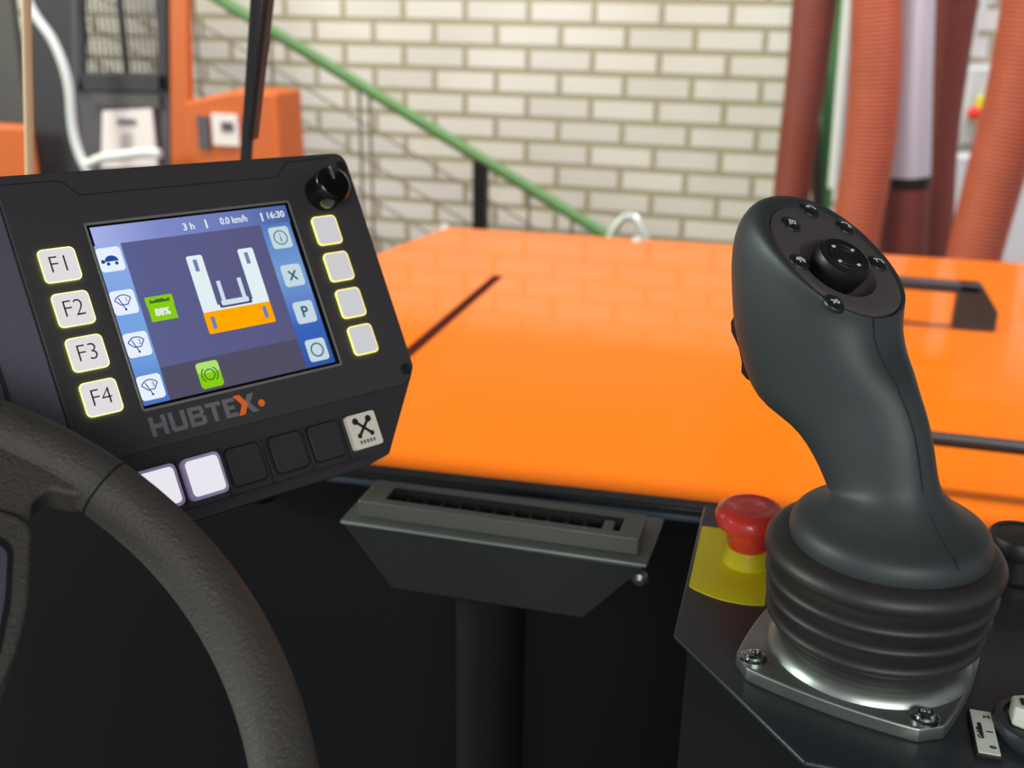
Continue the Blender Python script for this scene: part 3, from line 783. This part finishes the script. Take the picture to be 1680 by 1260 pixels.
# ------------------------------------------------------------------ display terminal
a = Vector((.7372, -.2093, .6425)).normalized(); b_ = Vector((.3035, .9502, -.0713)); b_ = (b_-a*a.dot(b_)).normalized()
toW = lambda v: RT*v.x - UP*v.y + FW*v.z
MX, MY = toW(a), toW(b_); MN = MX.cross(-MY).normalized()
if MN.dot(FW) > 0: MN = -MN
MO = EYE + ray(146, 372)*.52
mon = empty('display_terminal', frame(MO, MX, -MY, MX.cross(-MY)), 'black driver terminal with colour screen, lit keys and knob left of the steering position', 'terminal')
mm = .001
def uv(*p): return [(x*mm, -y*mm) for x, y in p]
def R_(u0, v0, u1, v1, r=0, n=4):
    if r == 0: return [(u0*mm, -v1*mm), (u1*mm, -v1*mm), (u1*mm, -v0*mm), (u0*mm, -v0*mm)]
    return rrect(u0*mm, -v1*mm, u1*mm, -v0*mm, r*mm, n)
# housing
q = MB(); front = roundpoly(uv((-37, -29.5), (158, -27), (157.5, 106), (148, 113.6), (-37, 113)), [.001, .008, .003, .002, .001])
q.prism(front, -.030, 0, M['housing']); q.build('housing', mon, bevel=.0012, seg=3)
# flank at the left, sloping back
q = MB(); q.add([Vector(v) for v in ((-.037, .029, -.0006), (-.037, -.113, -.0006), (-.062, -.113, -.007), (-.075, .0295, -.007), (-.037, .029, -.030), (-.037, -.113, -.030), (-.062, -.113, -.030), (-.075, .0295, -.030))],
               [(0, 1, 2, 3), (7, 6, 5, 4), (0, 4, 5, 1), (1, 5, 6, 2), (2, 6, 7, 3), (3, 7, 4, 0)], M['facet']); q.build('side_flank', mon, bevel=.001)
q = MB(); q.add([Vector(v) for v in ((-.058, -.02, -.004), (-.056, -.12, -.004), (-.0575, -.12, -.004), (-.0595, -.02, -.004), (-.058, -.02, -.008), (-.056, -.12, -.008), (-.0575, -.12, -.008), (-.0595, -.02, -.008))],
               [(0, 1, 2, 3), (7, 6, 5, 4), (0, 4, 5, 1), (1, 5, 6, 2), (2, 6, 7, 3), (3, 7, 4, 0)], M['bracket']); q.build('edge_strip', mon)
# lower bracket with switches
q = MB(); br = roundpoly(uv((-22, 104), (156.5, 104), (156, 108), (124, 149), (108, 152), (-22, 152)), .0008)
q.prism(br, -.020, -.0012, M['bracket']); q.build('switch_bracket', mon, bevel=.001, seg=2)
q = MB()
for s4 in strip(uv((-36.4, -24.8), (-10.7, -24.8), (-5.3, -23.4), (.1, -16.5), (89.5, -16.2), (110, -15.8), (118.7, -24.1), (147, -24.4)), .0005): q.prism(s4, 0, .00008, M['deep'])
q.build('cover_groove', mon)
for (x, y) in ((153.4, -18.5), (151.5, 105.5)):
    q = MB(); q.lathe([(.0034, 0), (.0034, .0003), (.0026, .0004), (.0022, .0001), (.0002, .0001)], M['deep'], Matrix.Translation((x*mm, -y*mm, 0)), 24); q.build('corner_screw', mon, smooth=True)
# knob
q = MB(); KM = Matrix.Translation((.1345, .0035, 0)) @ Matrix.Scale(1.14, 4)
q.lathe([(.0092, 0), (.0092, .012), (.0088, .0135), (.0075, .0145), (.0070, .0142), (.0003, .0142)], M['gloss'], KM, 40)
kn = q.build('selector_knob', mon, smooth=True, angle=40)
q = MB(); q.box((-.0006, .002, .0143), (.0006, .0085, .0147), M['edge'], KM); q.build('knob_mark', kn)
# keys
def key(u0, v0, u1, v1, m, rim, txt=None):
    q = MB(); q.prism(R_(u0-.3, v0-.3, u1+.3, v1+.3, 2.4), 0, .0006, M['leak']); q.prism(R_(u0-.5, v0-.5, u1+.5, v1+.5, 2.6), .0006, .0009, rim)
    q.prism(R_(u0, v0, u1, v1, 2.2), .0009, .0011, m)
    if txt: q.text(txt, .0118, M['keyink'], Matrix.Translation(((u0+u1)/2*mm, -(v0+v1)/2*mm, .00115)), depth=.00005, sx=.95, bold=-.00018)
    return q
for k in range(4):
    v0 = 9.3+22.15*k
    o = key(-27.6, v0, -11.0, v0+15.8, M['key'], M['rimlight_l'], 'F%d' % (k+1)).build('function_key', mon)
    tag(o, 'white lit key marked F%d' % (k+1))
    v0 = 10.2+21.75*k
    key(122.3, v0, 137.2, v0+16.0, M['keyr'], M['rimlight']).build('blank_key', mon)
# bottom switches
for k in range(6):
    u0 = (-15.2, 8.0, 31.2, 55.8, 79.0, 102.4)[k]; u1 = u0+18.4; v0, v1 = 123.2, 142.3
    if k in (0, 1):
        q = MB(); q.prism(R_(u0-1, v0-1, u1+1, v1+1, 3), -.0012, .0022, M['lit_edge']); q.prism(R_(u0+.6, v0+.6, u1-.6, v1-.6, 2.2), .0022, .0027, M['lit'])
        tag(q.build('lit_switch', mon, bevel=.0004), 'glowing white switch')
    elif k == 5:
        q = MB(); q.prism(R_(u0, v0, u1, v1, 1.5), -.0012, .002, M['iconkey'])
        cu, cv = (u0+u1)/2, (v0+v1)/2-1.5
        for pth_ in ([(-4, -4), (4, 4)], [(4, -4), (-4, 4)]):
            for s4 in strip(uv(*[(cu+x, cv+y) for x, y in pth_]), .0016): q.prism(s4, .002, .0021, M['ink'])
        for sx, sy in ((-1, -1), (1, -1)):
            q.prism([(x*mm, -y*mm) for x, y in circ(cu+sx*4.2, cv+sy*4.2, 1.9, 16)], .002, .00208, M['ink'])
        for sx, sy in ((-1, 1), (1, 1)):
            q.prism([(x*mm, -y*mm) for x, y in circ(cu+sx*4, cv+sy*4, 1.4, 16)], .002, .00208, M['ink'])
        for j in range(5): q.prism(R_(cu-5+j*2.1, cv+6.6, cu-3.6+j*2.1, cv+8.6), .002, .00209, M['logo'])
        tag(q.build('service_switch', mon), 'pale switch with crossed tools symbol')
    else:
        q = MB(); q.prism(R_(u0-.8, v0-.8, u1+.8, v1+.8, 3), -.0012, -.0006, M['deep']); q.prism(R_(u0, v0, u1, v1, 2.6), -.0006, .0006, M['bracket'])
        q.build('blank_switch', mon, bevel=.0004)
q = MB()
for k in range(1, 6):
    u_ = (0, 5.6, 28.8, 52.8, 76.6, 100)[k]; q.prism(R_(u_-.35, 121.5, u_+.35, 146), -.0012, .0008, M['bracket'])
q.prism(R_(-5, 146.5, 112, 147.6), -.0012, .001, M['bracket'])
q.build('switch_divider', mon, bevel=.0002)
# logo
q = MB(); z0, z1 = .00002, .0001
lbn = [0]
def LB(u0, v0, u1, v1):
    lbn[0] += 1; q.prism(R_(u0, v0, u1, v1), z0, z1+.000004*lbn[0], M['logo'])
t0, t1 = 98.2, 108.0; sw_ = 2.3
LB(-1, t0, -1+sw_, t1); LB(5.2, t0, 5.2+sw_, t1); LB(1.3, 101.9, 5.2, 104.1)
LB(9, t0, 9+sw_, t1-1); LB(15.2, t0, 15.2+sw_, t1-1); LB(9.6, t1-2.2, 16.9, t1)
LB(19, t0, 19+sw_, t1); LB(21.3, t0, 26.4, t0+1.9); LB(21.3, 102, 26.4, 103.9); LB(21.3, t1-1.9, 26.4, t1); LB(25.1, t0+.7, 27.3, 102.4); LB(25.3, 103.4, 27.7, t1-.7)
LB(28.6, t0, 36.8, t0+2.1); LB(31.6, t0+2.1, 33.9, t1)
LB(38, t0, 38+sw_, t1); LB(40.3, t0, 44.6, t0+2); LB(40.3, 102.1, 43.9, 104.1); LB(40.3, t1-2, 44.8, t1)
q.prism(uv((44.4, 97.6), (48, 97.6), (51.4, 102.9), (48.2, 108.2), (44.8, 108.2), (47.9, 102.9)), z0, z1+.00022, M['logo_orange'])
q.prism(uv((52.4, 98.2), (56, 98.2), (52.6, 102.9), (56.4, 108), (52.8, 108), (49.6, 103.4), (49.6, 102.4)), z0, z1+.00012, M['logo'])
q.prism(uv(*circ(58.8, 104.4, 1.9, 28)), z0, z1, M['logo_orange'])
tag(q.build('maker_lettering', mon), 'grey and orange capital lettering below the screen')

# screen
def ramp_mat(name, stops, axis, lo, hi, strength=1.0):
    m = bpy.data.materials.new(name); m.use_nodes = True; nt = m.node_tree
    nt.nodes.remove(nt.nodes['Principled BSDF'])
    tc = nt.nodes.new('ShaderNodeTexCoord'); sp = nt.nodes.new('ShaderNodeSeparateXYZ'); mr = nt.nodes.new('ShaderNodeMapRange')
    mr.inputs[1].default_value = lo; mr.inputs[2].default_value = hi
    cr = nt.nodes.new('ShaderNodeValToRGB'); e = nt.nodes.new('ShaderNodeEmission'); e.inputs[1].default_value = strength
    els = cr.color_ramp.elements
    els[0].position, els[0].color = stops[0][0], lin(stops[0][1]); els[1].position, els[1].color = stops[-1][0], lin(stops[-1][1])
    for p, c in stops[1:-1]:
        x = els.new(p); x.color = lin(c)
    nt.links.new(tc.outputs['Object'], sp.inputs[0]); nt.links.new(sp.outputs[axis], mr.inputs[0]); nt.links.new(mr.outputs[0], cr.inputs[0])
    nt.links.new(cr.outputs[0], e.inputs[0]); nt.links.new(e.outputs[0], nt.nodes['Material Output'].inputs[0])
    return m
S_main = ramp_mat('screen_centre', [(0, (92, 96, 142)), (1, (90, 88, 128))], 'X', .012, .092, 1)
S_low = glow('screen_lower_band', (82, 78, 100)); S_top = ramp_mat('screen_top_band', [(0, (168, 178, 232)), (.3, (128, 140, 200)), (.75, (102, 118, 178)), (1, (74, 98, 160))], 'X', 0, .110, 1)
S_left = ramp_mat('screen_left_band', [(0, (74, 116, 196)), (.3, (116, 162, 224)), (.6, (122, 164, 226)), (1, (150, 178, 236))], 'Y', -.092, -.005, 1)
S_right = ramp_mat('screen_right_band', [(0, (52, 86, 160)), (.25, (56, 100, 186)), (.6, (118, 156, 212)), (.85, (98, 136, 196)), (1, (78, 112, 178))], 'Y', -.092, -.005, 1)
S_icon = glow('icon_tile_left', (232, 240, 255)); S_iconr = glow('icon_tile_right', (196, 216, 226)); S_blue = glow('icon_blue', (36, 78, 150)); S_gl = glow('icon_glyph', (58, 96, 118))
S_white = glow('screen_white', (226, 240, 244)); S_or = glow('screen_orange', (255, 168, 0)); S_green = glow('screen_green', (136, 204, 20)); S_gd = glow('glyph_dark', (58, 110, 40)); S_text = glow('screen_text', (232, 238, 248))
S_tyre = glow('screen_tyre', (112, 128, 176)); S_fork = glow('screen_fork', (210, 222, 236)); S_shade = glow('screen_shadow', (62, 66, 92))
q = MB()
for (u0, v0, u1, v1) in ((-2.4, -2, 112.2, -.6), (-2.4, 93.6, 112.2, 95), (-2.4, -2, -1.2, 95), (111, -2, 112.2, 95)): q.prism(R_(u0, v0, u1, v1), 0, .0006, M['bezel'])
q.build('screen_bezel', mon, bevel=.0003)
q = MB(); q.prism(R_(-1.3, -.6, 111, 93.6), 0, .00015, M['gloss']); scr = q.build('screen', mon)
q = MB(); zz = .00022
q.prism(R_(0, .6, 109, 10.2), .00015, zz, S_top); q.build('status_bar', scr)
q = MB(); q.prism(R_(-.8, 10.2, 12.5, 92.2), .00015, zz, S_left); q.build('menu_column', scr)
q = MB(); q.prism(R_(90.3, 10.2, 108.4, 92.2), .00015, zz, S_right); q.build('menu_column', scr)
q = MB(); q.prism(R_(12.5, 10.2, 90.3, 75.4), .00015, zz, S_main); q.build('picture_area', scr)
q = MB(); q.prism(R_(12.5, 75.4, 90.3, 92.2), .00015, zz, S_low); q.build('lower_bar', scr)
q = MB()
def TX(t, u_, v_, s_, m=S_text, bold=.0001, sx=1): q.text(t, s_*mm, m, Matrix.Translation((u_*mm, -v_*mm, .0003)), bold=bold, depth=.00002, sx=sx)
TX('3 h', 50.0, 6.2, 5.2); TX('0.0 km/h', 76, 5.6, 5.2, sx=.88); TX('16:30', 101, 5.6, 5.2)
for u_ in (60, 92.8): q.prism(R_(u_-.45, 3.4, u_+.45, 8.2), zz, .0003, S_text)
q.build('status_text', scr)
def tile(u0, v0, m=S_icon, w_=12.2, h_=12.4):
    q = MB(); q.prism(R_(u0, v0, u0+w_, v0+h_, 1.8), zz, .0003, m); return q
def strokes(q, cu, cv, paths, wd, m, s_=1):
    for p in paths:
        for s4 in strip(uv(*[(cu+x*s_, cv+y*s_) for x, y in p]), wd*mm): q.prism(s4, .0003, .00036, m)
q = tile(-.8, 11.6); cu, cv = 5.2, 18
q.prism(uv(*[(cu+.4+3.4*math.cos(math.radians(a)), cv+.8-3.0*math.sin(math.radians(a))) for a in range(0, 181, 15)]), .0003, .00036, S_blue)
q.prism(uv(*circ(cu-3.9, cv+.6, 1.0, 14)), .0003, .00037, S_blue)
q.prism(uv(*circ(cu-1.6, cv+2.0, .9, 12)), .0003, .00037, S_blue); q.prism(uv(*circ(cu+2.5, cv+2.0, .9, 12)), .0003, .00037, S_blue)
tag(q.build('menu_icon', scr), 'white tile with blue tortoise')
for k, v0 in enumerate((33.9, 55.7, 77.6)):
    q = tile(-.8, v0); cu, cv = 5.2, v0+6
    arc = [(5.0*math.sin(math.radians(a)), 1.8-5.4*math.cos(math.radians(a))) for a in range(-58, 59, 12)]
    strokes(q, cu, cv, [arc, [arc[0], (-1.7, 1.4), (1.7, 1.4), arc[-1]], [(-2.2, -2.2), (0, 3.8)]], .5, S_blue)
    q.prism(uv(*circ(cu, cv+3.9, .6, 10)), .0003, .00037, S_blue)
    q.text(str(k+1), .0034, S_blue, Matrix.Translation(((cu+1.5)*mm, -(cv-.9)*mm, .00035)), depth=.00002)
    tag(q.build('menu_icon', scr), 'white tile with windscreen wiper symbol %d' % (k+1))
for k, v0 in enumerate((12.4, 34.3, 55.6, 77.3)):
    q = tile(93.8, v0, S_iconr); cu, cv = 99.9, v0+6.2
    if k == 0: strokes(q, cu, cv, [circ(0, 0, 3.9, 24)+[(3.9, 0)], [(0, -.4), (0, 2.2)], [(0, -2.1), (0, -1.6)]], .6, S_gl)
    if k == 1: strokes(q, cu, cv, [[(-2, -2.4), (2, 2.4)], [(2, -2.4), (-2, 2.4)]], 1.1, S_gl)
    if k == 2: q.text('P', .0085, S_gl, Matrix.Translation((cu*mm, -cv*mm, .00032)), bold=.00022, depth=.00002)
    if k == 3: strokes(q, cu, cv, [circ(0, 0, 3.6, 24)+[(3.6, 0)]], .8, S_gl)
    tag(q.build('menu_icon', scr), ('pale tile with ringed letter i', 'pale tile with X', 'pale tile with letter P', 'pale tile with plain ring')[k])
q = MB()
q.prism(R_(43.2, 21.8, 52, 53, 1.2), zz, .0003, S_white); q.prism(R_(72.4, 21.8, 81.4, 53, 1.2), zz, .0003, S_white)
q.prism(R_(48, 49.5, 76, 53), zz, .0003, S_white)
q.prism(R_(43, 52.4, 81.4, 63.9, 1), zz, .00032, S_or)
for (u_, v_) in ((46.3, 24), (75.6, 24)): q.prism(R_(u_, v_, u_+2.2, v_+6.4), .0003, .00034, S_tyre)
for (u_, v_) in ((46.0, 55), (76.0, 54.4)): q.prism(R_(u_, v_, u_+2.2, v_+6.6), .00032, .00036, S_tyre)
q.prism(R_(53.2, 48.8, 71.6, 51.4, .8), .0003, .00034, S_shade)
q.prism(R_(54.4, 47.6, 70.2, 50.4, .8), .00034, .00036, S_fork); q.prism(R_(55.2, 37, 57.4, 48), .0003, .00036, S_fork); q.prism(R_(67, 37, 69.2, 48), .0003, .00036, S_fork)
tag(q.build('vehicle_symbol', scr), 'white and orange vehicle plan symbol')
q = MB(); q.prism(R_(15.9, 44.6, 29.6, 52.4), zz, .0003, S_green); q.prism(R_(15.6, 39.6, 29.9, 44.6), zz, .0003, S_green)
q.prism(R_(17.6, 41.2, 28, 43), .0003, .00032, S_gd); q.prism(R_(18.6, 40.9, 20.6, 41.7), .0003, .00034, S_green); q.prism(R_(25, 40.9, 27, 41.7), .0003, .00034, S_green)
q.text('88%', .0052, S_text, Matrix.Translation((.0226, -.0481, .00032)), bold=.00018, depth=.00002, sx=.9)
tag(q.build('battery_symbol', scr), 'green battery symbol')
q = tile(30.2, 77.2, S_green, 12.2, 13.6); cu, cv = 36.3, 84
q.prism(R_(30.2+.1, 77.3, 42.3, 83, 1.6), .0003, .00032, glow('tile_green_light', (176, 226, 110)))
strokes(q, cu, cv, [circ(0, 0, 2.7, 20)+[(2.7, 0)], [(4.3*math.cos(math.radians(a)), 4.3*math.sin(math.radians(a))) for a in range(-50, 51, 12)], [(-4.3*math.cos(math.radians(a)), 4.3*math.sin(math.radians(a))) for a in range(-50, 51, 12)]], .6, S_gd)
tag(q.build('brake_symbol', scr), 'green tile with brake symbol')
# mounting arm behind the terminal down to the front wall
q = MB(); q.box((.03, -.10, -.06), (.09, -.02, -.030), M['bracket']); q.build('mounting_block', mon, bevel=.003)
MM = mon.matrix_world
Tm = MM.inverted()
q = MB(); e_ = gy(430, 800, WYC-.006)
q.tube([Vector((.06, -.06, -.05)), Tm @ e_], .014, M['wall'], 20); q.build('mounting_arm', mon, smooth=True)

# ------------------------------------------------------------------ steering wheel
az, el = math.radians(57), math.radians(50)
WN = Vector((math.sin(az)*math.cos(el), -math.cos(az)*math.cos(el), math.sin(el)))
WC = Vector((-.2783, .1743, H-.2417)); WR, WT = .1672, .0125
we1 = Vector((0, 0, 1)).cross(WN).normalized(); we2 = WN.cross(we1)
wh = empty('steering_wheel', frame(WC, we1, we2, WN), 'black textured steering wheel rim with spoke at the lower left', 'steering wheel')
WI = frame(WC, we1, we2, WN).inverted()
def wl(x, y, h=0): p = WI @ gp(x, y, WC+WN*h, WN); return (p.x, p.y)
q = MB(); N = 128
q.tube([(WR*math.cos(2*math.pi*k/N), WR*math.sin(2*math.pi*k/N), 0) for k in range(N)], WT, M['wheel'], 28, closed=True)
q.build('rim', wh, smooth=True, angle=80)
q = MB()
sp0 = [wl(*p) for p in ((-260, 720), (-120, 690), (0, 700), (100, 745), (150, 800), (138, 828), (108, 824), (80, 816), (52, 832), (46, 868), (44, 960), (30, 1060), (0, 1160), (-60, 1240), (-260, 1320))]
q.prism(roundpoly(sp0, .006, 4), -.009, .007, M['wheel']); q.build('spoke', wh, bevel=.004, seg=4)
q = MB()
hp = [wl(*p) for p in ((-260, 840), (-20, 852), (28, 866), (48, 885), (42, 1010), (22, 1090), (-12, 1165), (-90, 1240), (-260, 1280))]
q.prism(roundpoly(hp, .006, 4), .007, .0105, M['wheel']); q.build('hub_cover', wh, bevel=.0018, seg=3)
q = MB()
ip = [wl(*p, .0105) for p in ((-260, 868), (-20, 876), (8, 884), (22, 900), (18, 990), (0, 1078), (-40, 1150), (-260, 1200))]
q.prism(roundpoly(ip, .004, 4), .0105, .0108, M['deep'])
ip = [wl(*p, .0105) for p in ((-260, 880), (-30, 888), (0, 896), (12, 908), (8, 985), (-8, 1066), (-50, 1130), (-260, 1180))]
q.prism(roundpoly(ip, .004, 4), .0108, .0112, M['facet']); tag(q.build('hub_badge', wh), 'inset panel with dark border')
ta = wl(162, 812); th = math.atan2(ta[1], ta[0])
q = MB(); c0 = Vector((WR*math.cos(th), WR*math.sin(th), 0)); rad_ = Vector((math.cos(th), math.sin(th), 0))
q.tube([c0+(rad_*math.cos(2*math.pi*k/32)+Vector((0, 0, 1))*math.sin(2*math.pi*k/32))*(WT+.00005) for k in range(32)], .0005, M['deep'], 6, closed=True); tag(q.build('rim_seam', wh), 'thin dark seam ring')
q = MB(); q.tube([(0, 0, -.009), (0, 0, -.05), (0, 0, -.26)], [.028, .03, .035], M['wall'], 20); q.build('steering_column', wh, smooth=True)
